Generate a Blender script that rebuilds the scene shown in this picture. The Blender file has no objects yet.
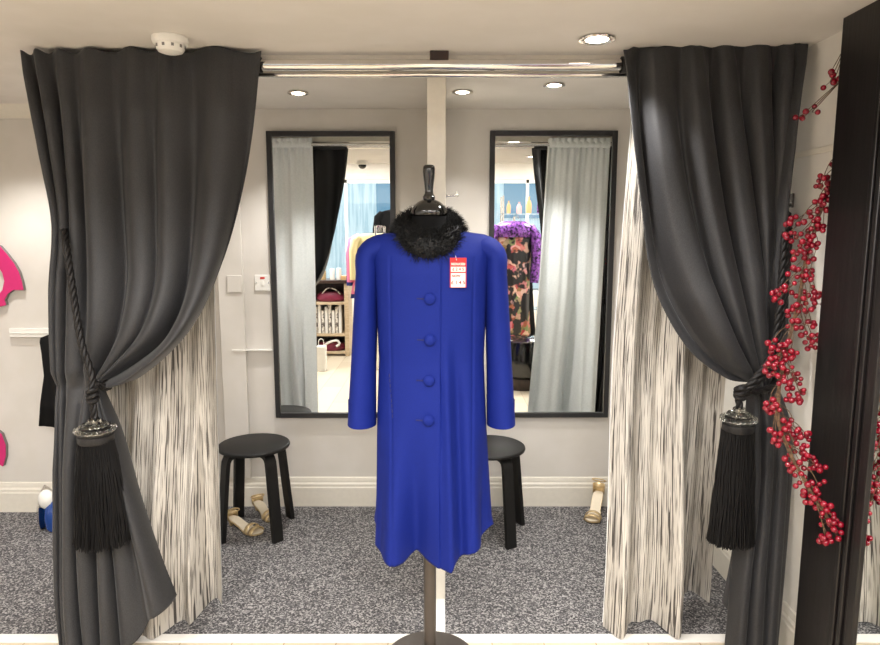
import bpy, bmesh, math, random
import numpy as np
from mathutils import Vector, Matrix
random.seed(7); np.random.seed(7)
S = bpy.context.scene
COL = S.collection
PI = math.pi
R = math.radians

# ---------------------------------------------------------------- camera
cam = bpy.data.cameras.new('camera'); cam.sensor_width = 36; cam.lens = 36*655/880
cam.clip_start = .05; cam.clip_end = 200
co = bpy.data.objects.new('camera', cam); COL.objects.link(co)
co.location = (0, 0, 1.487); co.rotation_euler = (R(90-7.8), 0, 0)
S.camera = co
# ---------------------------------------------------------------- world, exposure
w = bpy.data.worlds.new('world'); S.world = w; w.use_nodes = True
w.node_tree.nodes['Background'].inputs[0].default_value = (.92, .96, 1, 1)
w.node_tree.nodes['Background'].inputs[1].default_value = 2.2
S.view_settings.view_transform = 'Standard'; S.view_settings.look = 'None'
S.view_settings.gamma = 1; S.view_settings.use_curve_mapping = False
S.view_settings.exposure = 0.0
PANEL_W = 58      # watts of each shop ceiling panel
SPOT_W = 70       # watts of each recessed downlight
KEY_SPOT_W = 28  # watts of each added key downlight

def lin(c):
    return tuple(((v/255+.055)/1.055)**2.4 if v/255 > .04045 else v/255/12.92 for v in c) + (1,)
# ---------------------------------------------------------------- materials
def mat(name, c, rough=.6, metal=0., c2=None, scale=40, stretch=(1,1,1), bump=0, bscale=None, lo=.4, hi=.6, sheen=0, emit=0, spec=.5, coat=0, detail=3, coord='Object'):
    m = bpy.data.materials.new(name); m.use_nodes = True
    nt = m.node_tree; b = nt.nodes['Principled BSDF']
    b.inputs['Base Color'].default_value = lin(c); b.inputs['Roughness'].default_value = rough
    b.inputs['Metallic'].default_value = metal; b.inputs['Specular IOR Level'].default_value = spec
    if sheen:
        b.inputs['Sheen Weight'].default_value = sheen; b.inputs['Sheen Roughness'].default_value = .4
    if coat: b.inputs['Coat Weight'].default_value = coat
    if emit:
        b.inputs['Emission Color'].default_value = lin(c); b.inputs['Emission Strength'].default_value = emit
    tc = nt.nodes.new('ShaderNodeTexCoord'); mp = nt.nodes.new('ShaderNodeMapping')
    nt.links.new(tc.outputs[coord], mp.inputs[0]); mp.inputs['Scale'].default_value = stretch
    nz = nt.nodes.new('ShaderNodeTexNoise'); nz.inputs['Scale'].default_value = scale; nz.inputs['Detail'].default_value = detail
    nt.links.new(mp.outputs[0], nz.inputs['Vector'])
    cr = nt.nodes.new('ShaderNodeValToRGB')
    cr.color_ramp.elements[0].position = lo; cr.color_ramp.elements[1].position = hi
    if c2 is None: c2 = tuple(max(0, v*.985) for v in c)
    cr.color_ramp.elements[0].color = lin(c2); cr.color_ramp.elements[1].color = lin(c)
    nt.links.new(nz.outputs[0], cr.inputs[0]); nt.links.new(cr.outputs[0], b.inputs['Base Color'])
    if bump:
        bp = nt.nodes.new('ShaderNodeBump'); bp.inputs['Strength'].default_value = bump; bp.inputs['Distance'].default_value = .002
        src = nz
        if bscale:
            src = nt.nodes.new('ShaderNodeTexNoise'); src.inputs['Scale'].default_value = bscale
            nt.links.new(mp.outputs[0], src.inputs['Vector'])
        nt.links.new(src.outputs[0], bp.inputs['Height']); nt.links.new(bp.outputs[0], b.inputs['Normal'])
    return m
def striped_mat():
    m = mat('striped_fabric', (214,206,192), .85)
    nt = m.node_tree; b = nt.nodes['Principled BSDF']
    tc = nt.nodes.new('ShaderNodeTexCoord')
    def layer(su, sv, lo, hi):
        mp = nt.nodes.new('ShaderNodeMapping'); mp.inputs['Scale'].default_value = (su, sv, 1)
        nt.links.new(tc.outputs['UV'], mp.inputs[0])
        n = nt.nodes.new('ShaderNodeTexNoise'); n.inputs['Scale'].default_value = 1; n.inputs['Detail'].default_value = 2
        nt.links.new(mp.outputs[0], n.inputs['Vector'])
        r = nt.nodes.new('ShaderNodeMapRange'); r.inputs['From Min'].default_value = lo; r.inputs['From Max'].default_value = hi
        nt.links.new(n.outputs[0], r.inputs['Value']); return r.outputs[0]
    a = layer(175, 3.2, .555, .585); c = layer(330, 6, .55, .60); d = layer(12, 3, .3, .75)
    m1 = nt.nodes.new('ShaderNodeMath'); m1.operation = 'MAXIMUM'
    m2 = nt.nodes.new('ShaderNodeMath'); m2.operation = 'MULTIPLY'; m2.inputs[1].default_value = .7
    nt.links.new(c, m2.inputs[0]); nt.links.new(a, m1.inputs[0]); nt.links.new(m2.outputs[0], m1.inputs[1])
    m3 = nt.nodes.new('ShaderNodeMath'); m3.operation = 'MULTIPLY'; m3.inputs[1].default_value = .95
    nt.links.new(m1.outputs[0], m3.inputs[0])
    mx = nt.nodes.new('ShaderNodeMix'); mx.data_type = 'RGBA'
    mx.inputs['A'].default_value = lin((196,190,180)); mx.inputs['B'].default_value = lin((58,53,50))
    nt.links.new(m3.outputs[0], mx.inputs['Factor']); nt.links.new(mx.outputs['Result'], b.inputs['Base Color'])
    return m
def floral_mat():
    m = mat('floral_sequin', (20,18,24), .5)
    nt = m.node_tree; b = nt.nodes['Principled BSDF']
    tc = nt.nodes.new('ShaderNodeTexCoord'); v = nt.nodes.new('ShaderNodeTexVoronoi'); v.inputs['Scale'].default_value = 16
    n = nt.nodes.new('ShaderNodeTexNoise'); n.inputs['Scale'].default_value = 9
    nt.links.new(tc.outputs['Object'], v.inputs['Vector']); nt.links.new(tc.outputs['Object'], n.inputs['Vector'])
    cr = nt.nodes.new('ShaderNodeValToRGB'); e = cr.color_ramp.elements
    e[0].position = 0; e[0].color = lin((190,60,110)); e[1].position = 1; e[1].color = lin((150,90,170))
    for p_, c_ in ((.25,(215,150,150)),(.45,(110,140,80)),(.6,(180,40,60)),(.8,(225,190,170))):
        k = e.new(p_); k.color = lin(c_)
    nt.links.new(v.outputs['Color'], cr.inputs[0])
    r = nt.nodes.new('ShaderNodeMapRange'); r.inputs['From Min'].default_value = .5; r.inputs['From Max'].default_value = .56
    nt.links.new(n.outputs[0], r.inputs['Value'])
    mx = nt.nodes.new('ShaderNodeMix'); mx.data_type = 'RGBA'; mx.inputs['A'].default_value = lin((18,16,22))
    nt.links.new(r.outputs[0], mx.inputs['Factor']); nt.links.new(cr.outputs[0], mx.inputs['B'])
    nt.links.new(mx.outputs['Result'], b.inputs['Base Color'])
    return m
def plank_mat():
    m = mat('light_oak_planks', (222,208,184), .45)
    nt = m.node_tree; b = nt.nodes['Principled BSDF']
    tc = nt.nodes.new('ShaderNodeTexCoord'); br = nt.nodes.new('ShaderNodeTexBrick')
    mp = nt.nodes.new('ShaderNodeMapping'); mp.inputs['Rotation'].default_value = (0,0,R(90))
    nt.links.new(tc.outputs['Object'], mp.inputs[0]); nt.links.new(mp.outputs[0], br.inputs[0])
    br.inputs['Scale'].default_value = 1; br.inputs['Brick Width'].default_value = 1.2; br.inputs['Row Height'].default_value = .19
    br.inputs['Mortar Size'].default_value = .002
    br.inputs['Color1'].default_value = lin((206,194,172)); br.inputs['Color2'].default_value = lin((192,178,156)); br.inputs['Mortar'].default_value = lin((160,135,105))
    nt.links.new(br.outputs[0], b.inputs['Base Color']); return m
def glass_mat(name, c=(245,250,250), rough=0.):
    m = bpy.data.materials.new(name); m.use_nodes = True; b = m.node_tree.nodes['Principled BSDF']
    b.inputs['Base Color'].default_value = lin(c); b.inputs['Transmission Weight'].default_value = 1; b.inputs['Roughness'].default_value = rough
    b.inputs['IOR'].default_value = 1.45; return m
M = {}
M['wall'] = mat('wall_paint', (214,209,202), .7, c2=(210,205,197), scale=6, bump=.08, bscale=120)
M['wall_right'] = mat('wall_paint_white', (226,222,214), .7, c2=(220,216,208), scale=6)
M['ceil'] = mat('ceiling_paint', (224,219,213), .8, c2=(220,215,208), scale=5)
M['white'] = mat('white_gloss', (236,234,228), .35)
M['trimw'] = mat('trim_paint', (224,218,205), .4)
M['plastic'] = mat('white_plastic', (238,236,230), .35)
M['carpet'] = mat('speckled_carpet', (160,157,155), .95, c2=(52,51,53), scale=125, lo=.40, hi=.62, bump=.25, detail=4)
def carpet_mat(m):
    nt = m.node_tree; b = nt.nodes['Principled BSDF']
    cr = b.inputs['Base Color'].links[0].from_node
    v = nt.nodes.new('ShaderNodeTexVoronoi'); v.inputs['Scale'].default_value = 175
    tc = nt.nodes.new('ShaderNodeTexCoord'); nt.links.new(tc.outputs['Object'], v.inputs['Vector'])
    sx = nt.nodes.new('ShaderNodeSeparateColor'); nt.links.new(v.outputs['Color'], sx.inputs[0])
    e = cr.color_ramp.elements; e[0].position = .12; e[1].position = .95
    k = e.new(.6); k.color = lin((96,94,95))
    nt.links.new(sx.outputs[0], cr.inputs[0])
carpet_mat(M['carpet'])
M['planks'] = plank_mat()
M['dark'] = mat('charcoal_curtain_fabric', (47,47,49), .6, c2=(32,32,34), scale=420, stretch=(1,1,.5), lo=.35, hi=.65, bump=.25, sheen=.12)
M['striped'] = striped_mat()
M['lining'] = mat('pale_grey_lining', (246,248,248), .8, c2=(240,243,243), scale=90, bump=.2)
M['rope'] = mat('black_rope', (20,18,18), .5, c2=(74,68,64), scale=260, lo=.28, hi=.40, spec=.3)
M['fringe'] = mat('black_fringe', (11,10,11), .6, spec=.2)
M['blackband'] = mat('black_braid', (30,27,28), .6, c2=(8,8,9), scale=300)
M['crystal'] = glass_mat('cut_crystal', (240,242,240))
M['coat'] = mat('royal_blue_crepe', (7,30,116), .75, c2=(6,27,108), scale=500, bump=.12, spec=.25)
M['coatin'] = mat('blue_lining', (14,18,80), .5)
M['fur'] = mat('black_faux_fur', (14,14,15), .6, c2=(6,6,6), scale=60, spec=.3)
M['gblack'] = mat('gloss_black', (10,10,11), .12, coat=.6)
M['mblack'] = mat('matt_black', (20,20,21), .55)
M['jersey'] = mat('black_jersey', (13,13,14), .9, spec=.2)
M['pole'] = mat('grey_brown_metal', (96,90,86), .38, metal=.75)
M['stool'] = mat('black_stained_wood', (16,15,15), .5, c2=(21,20,19), scale=30, stretch=(1,8,1), spec=.3)
M['frame'] = mat('black_frame', (34,33,34), .45)
M['mirror'] = mat('mirror_silver', (240,243,242), .0, metal=1, c2=(240,243,242))
M['chrome'] = mat('chrome', (225,222,218), .12, metal=1)
M['wood'] = mat('dark_oak_veneer', (27,22,22), .42, c2=(15,13,13), scale=14, stretch=(6,6,.35), lo=.35, hi=.65, bump=.3)
M['berry'] = mat('red_berry', (150,10,38), .25, c2=(112,6,28), scale=50, coat=.3)
M['twig'] = mat('brown_twig', (112,84,58), .8, c2=(70,50,36), scale=120)
M['gold'] = mat('gold_leather', (214,190,146), .3, metal=.45, c2=(196,170,124), scale=60)
M['insole'] = mat('cream_insole', (232,220,196), .6)
M['pink'] = mat('hot_pink_paint', (205,36,112), .5)
M['edgegrey'] = mat('grey_board_edge', (128,122,118), .7)
M['ironblue'] = mat('blue_plastic', (24,66,140), .2, coat=.5)
M['red'] = mat('red_card', (200,22,24), .55)
M['paper'] = mat('white_label_paper', (228,222,208), .6)
M['ink'] = mat('red_ink', (130,24,20), .6)
M['redneon'] = mat('red_window', (200,40,30), .3)
M['floral'] = floral_mat()
M['purple'] = mat('purple_sequins', (150,88,190), .3, metal=.3, c2=(34,16,48), scale=38, lo=.38, hi=.62, detail=6)
M['cream'] = mat('cream_knit', (236,222,170), .8, scale=120)
M['rose'] = mat('pink_wool', (222,120,160), .8, scale=120)
M['navy'] = mat('navy_wool', (30,48,120), .8, scale=120)
M['offwhite'] = mat('white_cotton', (232,230,226), .8, scale=120)
M['oak'] = mat('pale_oak', (206,186,156), .5, c2=(190,168,138), scale=10, stretch=(1,1,8))
M['darktop'] = mat('dark_walnut_top', (58,42,36), .35, c2=(44,32,28), scale=10, stretch=(6,1,1))
M['maroon'] = mat('maroon_leather', (120,30,60), .4)
M['tan'] = mat('tan_card', (205,165,115), .6)
M['pcards'] = mat('printed_paper', (225,220,212), .5, c2=(90,80,78), scale=30, lo=.42, hi=.5)
M['glass'] = glass_mat('clear_glass')
M['skin'] = mat('blush_plastic', (226,170,170), .4)
M['facade'] = mat('pale_facade', (215,230,235), .7, c2=(180,205,215), scale=3, stretch=(6,1,.3))
M['facadeglass'] = mat('blue_facade_glass', (110,150,175), .15)
M['pave'] = mat('pavement', (150,150,148), .9)
M['lampdisc'] = mat('lamp_glow', (255,238,214), .5, emit=14)
M['panelglow'] = mat('panel_glow', (255,246,234), .5, emit=7)
M['grey'] = mat('grey_plastic', (120,118,116), .5)
M['darklens'] = mat('smoked_dome', (24,24,26), .1, coat=.5)

# ---------------------------------------------------------------- mesh builder
class MB:
    def __init__(s): s.v = []; s.f = []; s.uv = {}
    def add(s, v, f):
        o = len(s.v); s.v += [tuple(x) for x in v]; s.f += [tuple(i+o for i in q) for q in f]; return s
    def box(s, x0, x1, y0, y1, z0, z1):
        v = [(x,y,z) for z in (z0,z1) for y in (y0,y1) for x in (x0,x1)]
        return s.add(v, [(0,2,3,1),(4,5,7,6),(0,1,5,4),(2,6,7,3),(0,4,6,2),(1,3,7,5)])
    def tube(s, pts, r, n=10, cap=True, flat=None):
        pts = [Vector(p) for p in pts]; m = len(pts)
        rs = r if isinstance(r, (list,tuple)) else [r]*m
        v = []; up = None
        for i, p in enumerate(pts):
            t = (pts[min(i+1,m-1)]-pts[max(i-1,0)])
            t = t.normalized() if t.length > 1e-9 else Vector((0,0,1))
            if up is None:
                up = Vector((0,0,1)) if abs(t.z) < .9 else Vector((1,0,0))
            a = (up - t*up.dot(t)); a = a.normalized() if a.length > 1e-6 else t.orthogonal().normalized()
            up = a; b = t.cross(a)
            ra = rs[i]; rb = ra if flat is None else ra*flat
            for k in range(n):
                an = 2*PI*k/n; v.append(p + a*(ra*math.cos(an)) + b*(rb*math.sin(an)))
        f = [(i*n+k, i*n+(k+1)%n, (i+1)*n+(k+1)%n, (i+1)*n+k) for i in range(m-1) for k in range(n)]
        if cap: f += [tuple(range(n))[::-1], tuple((m-1)*n+k for k in range(n))]
        return s.add(v, f)
    def lathe(s, prof, c=(0,0,0), n=32, ax='z', sc=(1,1)):
        v = []
        for r, h in prof:
            for k in range(n):
                a = 2*PI*k/n; x, y = r*math.cos(a)*sc[0], r*math.sin(a)*sc[1]
                q = (x,y,h) if ax == 'z' else ((x,-h,y) if ax == 'y' else (h,x,y))
                v.append((c[0]+q[0], c[1]+q[1], c[2]+q[2]))
        m = len(prof)
        f = [(i*n+k, i*n+(k+1)%n, (i+1)*n+(k+1)%n, (i+1)*n+k) for i in range(m-1) for k in range(n)]
        if prof[0][0] > 1e-5: f.append(tuple(range(n))[::-1])
        if prof[-1][0] > 1e-5: f.append(tuple((m-1)*n+k for k in range(n)))
        return s.add(v, f)
    def sphere(s, c, r, n=12, m=8, sc=(1,1,1)):
        v = []
        for i in range(m+1):
            t = PI*i/m
            for k in range(n):
                a = 2*PI*k/n
                v.append((c[0]+r*sc[0]*math.sin(t)*math.cos(a), c[1]+r*sc[1]*math.sin(t)*math.sin(a), c[2]-r*sc[2]*math.cos(t)))
        return s.add(v, [(i*n+k, i*n+(k+1)%n, (i+1)*n+(k+1)%n, (i+1)*n+k) for i in range(m) for k in range(n)])
    def grid(s, P, close=False, uv=None):
        nu, nv = len(P[0]), len(P)
        o = len(s.v)
        v = [p for row in P for p in row]
        f = []
        for j in range(nv-1):
            for i in range(nu if close else nu-1):
                f.append((j*nu+i, j*nu+(i+1)%nu, (j+1)*nu+(i+1)%nu, (j+1)*nu+i))
        if uv:
            for j in range(nv):
                for i in range(nu): s.uv[o+j*nu+i] = uv[j][i]
        return s.add(v, f)
    def prism(s, poly, y0, y1, plane='xz'):
        n = len(poly)
        if plane == 'xz': v = [(x,y0,z) for x,z in poly]+[(x,y1,z) for x,z in poly]
        elif plane == 'yz': v = [(y0,x,z) for x,z in poly]+[(y1,x,z) for x,z in poly]
        else: v = [(x,z,y0) for x,z in poly]+[(x,z,y1) for x,z in poly]
        return s.add(v, [tuple(range(n)), tuple(range(n,2*n))[::-1]]+[(i,i+n,(i+1)%n+n,(i+1)%n) for i in range(n)])
    def build(s, name, m, parent=None, origin=None, smooth=True, angle=38, bevel=0, thick=0, weld=False):
        me = bpy.data.meshes.new(name)
        inv = None
        o = bpy.data.objects.new(name, me)
        off = Vector(origin) if origin is not None else Vector((0,0,0))
        if parent is not None and origin is None:
            off = Vector((0,0,0)) if not parent.get('_w') else Vector(parent['_w'])
        me.from_pydata([tuple(Vector(v)-off) for v in s.v], [], s.f)
        if s.uv:
            ul = me.uv_layers.new(name='UVMap')
            for lp in me.loops: ul.data[lp.index].uv = s.uv.get(lp.vertex_index, (0,0))
        bm = bmesh.new(); bm.from_mesh(me)
        if weld: bmesh.ops.remove_doubles(bm, verts=bm.verts, dist=1e-5)
        bmesh.ops.recalc_face_normals(bm, faces=bm.faces); bm.to_mesh(me); bm.free()
        if smooth:
            for q in me.polygons: q.use_smooth = True
            me.set_sharp_from_angle(angle=R(angle))
        me.materials.append(m)
        COL.objects.link(o)
        if parent is not None: o.parent = parent
        else: o.location = off
        if bevel:
            b = o.modifiers.new('bevel', 'BEVEL'); b.width = bevel; b.segments = 2; b.limit_method = 'ANGLE'; b.angle_limit = R(40)
        if thick:
            t = o.modifiers.new('thickness', 'SOLIDIFY'); t.thickness = thick; t.offset = 0
        o['_w'] = tuple(off) if parent is None else tuple(off)
        return o
def tag(o, label=None, cat=None, group=None, kind=None):
    if label: o['label'] = label
    if cat: o['category'] = cat
    if group: o['group'] = group
    if kind: o['kind'] = kind
    return o
def thing(name, loc, label, cat, group=None):
    o = bpy.data.objects.new(name, None); o.empty_display_size = .1; COL.objects.link(o); o.location = loc; o['_w'] = tuple(loc)
    return tag(o, label, cat, group)
def struct(name, mb, m, **k):
    o = mb.build(name, m, **k); o['kind'] = 'structure'; return o
def spline(pts, n):
    P = np.array(pts, float); d = np.r_[0, np.cumsum(np.linalg.norm(np.diff(P, axis=0), axis=1))]
    if d[-1] == 0: return np.repeat(P[:1], n, 0)
    t = np.linspace(0, d[-1], n*6); out = np.zeros((len(t), P.shape[1]))
    # Catmull-Rom over chord length
    m = np.zeros_like(P)
    m[1:-1] = (P[2:]-P[:-2])/(d[2:]-d[:-2])[:,None]; m[0] = (P[1]-P[0])/(d[1]-d[0]); m[-1] = (P[-1]-P[-2])/(d[-1]-d[-2])
    k = np.clip(np.searchsorted(d, t, side='right')-1, 0, len(P)-2)
    h = d[k+1]-d[k]; x = (t-d[k])/h; x = x[:,None]; h = h[:,None]
    out = (2*x**3-3*x**2+1)*P[k] + (x**3-2*x**2+x)*h*m[k] + (-2*x**3+3*x**2)*P[k+1] + (x**3-x**2)*h*m[k+1]
    dd = np.r_[0, np.cumsum(np.linalg.norm(np.diff(out, axis=0), axis=1))]
    tt = np.linspace(0, dd[-1], n)
    return np.stack([np.interp(tt, dd, out[:,c]) for c in range(out.shape[1])], 1)
def smooth_interp(xs, V, x):                    # Catmull-Rom across strands
    xs = np.array(xs, float); V = np.array(V); d = xs
    m = np.zeros_like(V)
    m[1:-1] = (V[2:]-V[:-2])/(d[2:]-d[:-2]).reshape((-1,)+(1,)*(V.ndim-1))
    m[0] = (V[1]-V[0])/(d[1]-d[0]); m[-1] = (V[-1]-V[-2])/(d[-1]-d[-2])
    k = min(max(int(np.searchsorted(d, x, side='right'))-1, 0), len(d)-2)
    h = d[k+1]-d[k]; t = (x-d[k])/h
    return (2*t**3-3*t**2+1)*V[k] + (t**3-2*t**2+t)*h*m[k] + (-2*t**3+3*t**2)*V[k+1] + (t**3-t**2)*h*m[k+1]
def sstep(a, b, x):
    t = min(max((x-a)/(b-a), 0), 1); return t*t*(3-2*t)

# ---------------------------------------------------------------- structure
XL, XR, YB, ZC = -2.6, 1.25, 3.44, 2.11
ZS, YS, YW = 2.55, .85, -3.2            # shop ceiling, where the low ceiling ends, shop window wall
struct('floor', MB().box(XL, 3.2, YW, 2.235, -.06, 0), M['planks'], smooth=False)
struct('floor_carpet', MB().box(XL, XR, 2.235, YB, -.06, 0), M['carpet'], smooth=False)
struct('trim_1', MB().box(XL, XR, 2.215, 2.262, 0, .006), M['white'], bevel=.002, smooth=False)
struct('trim_2', MB().box(-.03, .02, 2.262, 2.5, 0, .006), M['white'], bevel=.002, smooth=False)
struct('ceiling', MB().box(XL, XR, YS, YB, ZC, ZC+.06).box(XL, 3.2, YS-.06, YS, ZC, ZS), M['ceil'], smooth=False)
struct('ceiling_shop', MB().box(XL, 3.2, YW, YS-.06, ZS, ZS+.06), M['ceil'], smooth=False)
struct('wall_back', MB().box(XL, XR, YB, YB+.1, 0, ZC), M['wall'], smooth=False)
struct('wall_backleft', MB().box(XL, -1.25, 3.365, YB, 0, ZC), M['wall'], smooth=False)
struct('wall_right', MB().box(XR, XR+.1, YS, YB+.1, 0, ZC), M['wall_right'], smooth=False)
struct('wall_rightreturn', MB().box(XR, 3.2, YS-.06, YS, 0, ZC), M['wall_right'], smooth=False)
struct('wall_shopright', MB().box(3.2, 3.3, YW, YS, 0, ZS), M['wall'], smooth=False)
struct('wall_left', MB().box(XL-.1, XL, YW, YB, 0, ZS), M['wall'], smooth=False)
WX = [(-2.5, -.35), (.05, 2.6)]
fw = MB().box(XL, 3.2, YW-.12, YW, 2.28, ZS).box(XL, 3.2, YW-.12, YW, 0, .55)
for a, b in ((XL, -2.5), (-.35, .05), (2.6, 3.2)): fw.box(a, b, YW-.12, YW, .55, 2.28)
struct('wall_front', fw, M['wall'], smooth=False)
for i, (a, b) in enumerate(WX):
    wf = MB()
    for x0, x1, z0, z1 in ((a,a+.05,.55,2.28),(b-.05,b,.55,2.28),(a,b,.55,.6),(a,b,2.23,2.28),((a+b)/2-.02,(a+b)/2+.02,.55,2.28)): wf.box(x0,x1,YW-.09,YW-.03,z0,z1)
    wo = struct('window_%d' % (i+1), wf, M['white'], smooth=False)
    MB().box(a+.05, b-.05, YW-.065, YW-.058, .6, 2.23).build('glass_pane', M['glass'], wo, smooth=False)
struct('wall_partition', MB().box(-.048, .022, 2.5, YB, 0, ZC), M['trimw'], bevel=.003)
# header over the curtain poles
struct('trim_3', MB().box(-1.40, XR, 2.425, 2.45, 2.078, ZC), M['trimw'], smooth=False)
def base_profile(depth):
    return [(0,0),(depth,0),(depth,.105),(depth*.85,.112),(depth*.85,.125),(depth*.55,.135),(depth*.55,.146),(depth*.3,.16),(0,.163)]
def baseboard(name, x0, x1, y):
    struct(name, MB().prism([(y-d, z) for d, z in base_profile(.018)], x0, x1, 'yz'), M['trimw'], angle=20)
baseboard('baseboard_backleft', XL, -1.25, 3.365)
baseboard('baseboard_back', -1.25, -.048, YB)
baseboard('baseboard_backright', .022, XR, YB)
struct('baseboard_right', MB().prism([(XR-d, z) for d, z in base_profile(.018)], 2.03, YB, 'xz'), M['trimw'], angle=20)
# boxed pipe duct and panel seam on the back wall
struct('trim_4', MB().box(-1.16, -1.03, YB-.022, YB, .163, ZC), M['wall'], bevel=.002)
struct('trim_5', MB().box(-1.10, -.886, YB-.03, YB-.0, .868, .874), M['white'], smooth=False)
# cornice on the left cubicle's back wall
struct('trim_6', MB().prism([(3.365,2.05),(3.365,ZC),(3.30,ZC),(3.315,2.09),(3.345,2.062),(3.35,2.05)], XL, -1.25, 'yz'), M['trimw'], angle=30)

# ---------------------------------------------------------------- lights
def spot(loc, watts, angle=115, blend=.6, size=.04, col=(1,.97,.94)):
    l = bpy.data.lights.new('spot', 'SPOT'); l.energy = watts; l.spot_size = R(angle); l.spot_blend = blend; l.shadow_soft_size = size; l.color = col
    o = bpy.data.objects.new('downlight_lamp', l); COL.objects.link(o); o.location = loc; return o
def downlight(x, y, z, label, watts, group='recessed ceiling downlights', k=1.):
    t = thing('downlight', (x,y,z), label, 'ceiling light', group)
    MB().lathe([(.026*k,-.001),(.043*k,-.001),(.047*k,-.004),(.046*k,-.008),(.034*k,-.008),(.028*k,-.004)], (x,y,z)).build('bezel_ring', M['chrome'], t)
    MB().lathe([(.0001,-.0095),(.02*k,-.0092),(.030*k,-.006),(.031*k,-.002)], (x,y,z)).build('lamp_lens', M['lampdisc'], t)
    s = spot((0,0,-.012), watts); s.parent = t
    return t
downlight(.507, 2.22, ZC, 'round chrome recessed downlight in the ceiling in front of the curtain pole', SPOT_W, k=1.25)
downlight(-.634, 3.038, ZC, 'round recessed downlight above the left wall mirror', SPOT_W)
downlight(.483, 2.88, ZC, 'bright round recessed downlight above the right wall mirror', SPOT_W)
downlight(.10, 3.018, ZC, 'recessed downlight just right of the central partition top', SPOT_W*.35)
downlight(-2.0, 2.9, ZC, 'recessed downlight in the left cubicle beyond the left curtain', SPOT_W)
for k, (x, y) in enumerate(((-.9,1.35),(.0,1.15),(.75,1.35),(-1.9,1.3))):  # unseen downlights, added as key light on the coat and curtains
    downlight(x, y, ZC, ('added unseen key downlight in the low shop ceiling, %s' % ('left of the mannequin','before the mannequin','right of the mannequin','far left')[k]), KEY_SPOT_W)
def panel(x, y, sx, sy, label, watts):
    t = thing('light_panel', (x,y,ZS), label, 'ceiling light', 'shop ceiling light panels')
    MB().box(x-sx/2, x+sx/2, y-sy/2, y+sy/2, ZS-.02, ZS-.0005).build('panel_frame', M['white'], t, smooth=False)
    MB().box(x-sx/2+.02, x+sx/2-.02, y-sy/2+.02, y+sy/2-.02, ZS-.024, ZS-.019).build('diffuser', M['panelglow'], t, smooth=False)
    l = bpy.data.lights.new('area', 'AREA'); l.shape = 'RECTANGLE'; l.size = sx-.05; l.size_y = sy-.05; l.energy = watts; l.color = (1,.98,.96)
    o = bpy.data.objects.new('panel_lamp', l); COL.objects.link(o); o.parent = t; o.location = (0,0,-.03)
for x, y, n in ((-1.5,-.2,'near left'),(.2,-.2,'near centre'),(1.9,-.2,'near right'),(-1.5,-2.2,'far left by the window'),(.2,-2.2,'far centre by the window'),(1.9,-2.2,'far right by the window')):
    panel(x, y, .9, .6, 'white LED panel in the shop ceiling, %s' % n, PANEL_W)

# ---------------------------------------------------------------- curtain poles
def pole(y, z, r, label):
    t = thing('curtain_pole', (0,y,z), label, 'curtain pole')
    MB().tube([(-1.40,y,z),(XR-.005,y,z)], r, 20).build('rod', M['chrome'], t)
    for x0, x1 in ((-1.405,-1.385),(XR-.04,XR-.001)):
        MB().tube([(x0,y,z),(x1,y,z)], r*1.35, 20).build('end_socket', M['white'], t)
    MB().box(-.035,.03,y-r*.4,y+r*.4,z+r*.9,ZC-.0005).build('ceiling_bracket', M['darktop'] if y < 2.4 else M['white'], t, bevel=.002)
pole(2.37, 2.063, .019, 'polished chrome curtain pole carrying the charcoal curtains')
pole(2.475, 2.056, .012, 'slimmer curtain pole behind, carrying the striped curtains')

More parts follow.
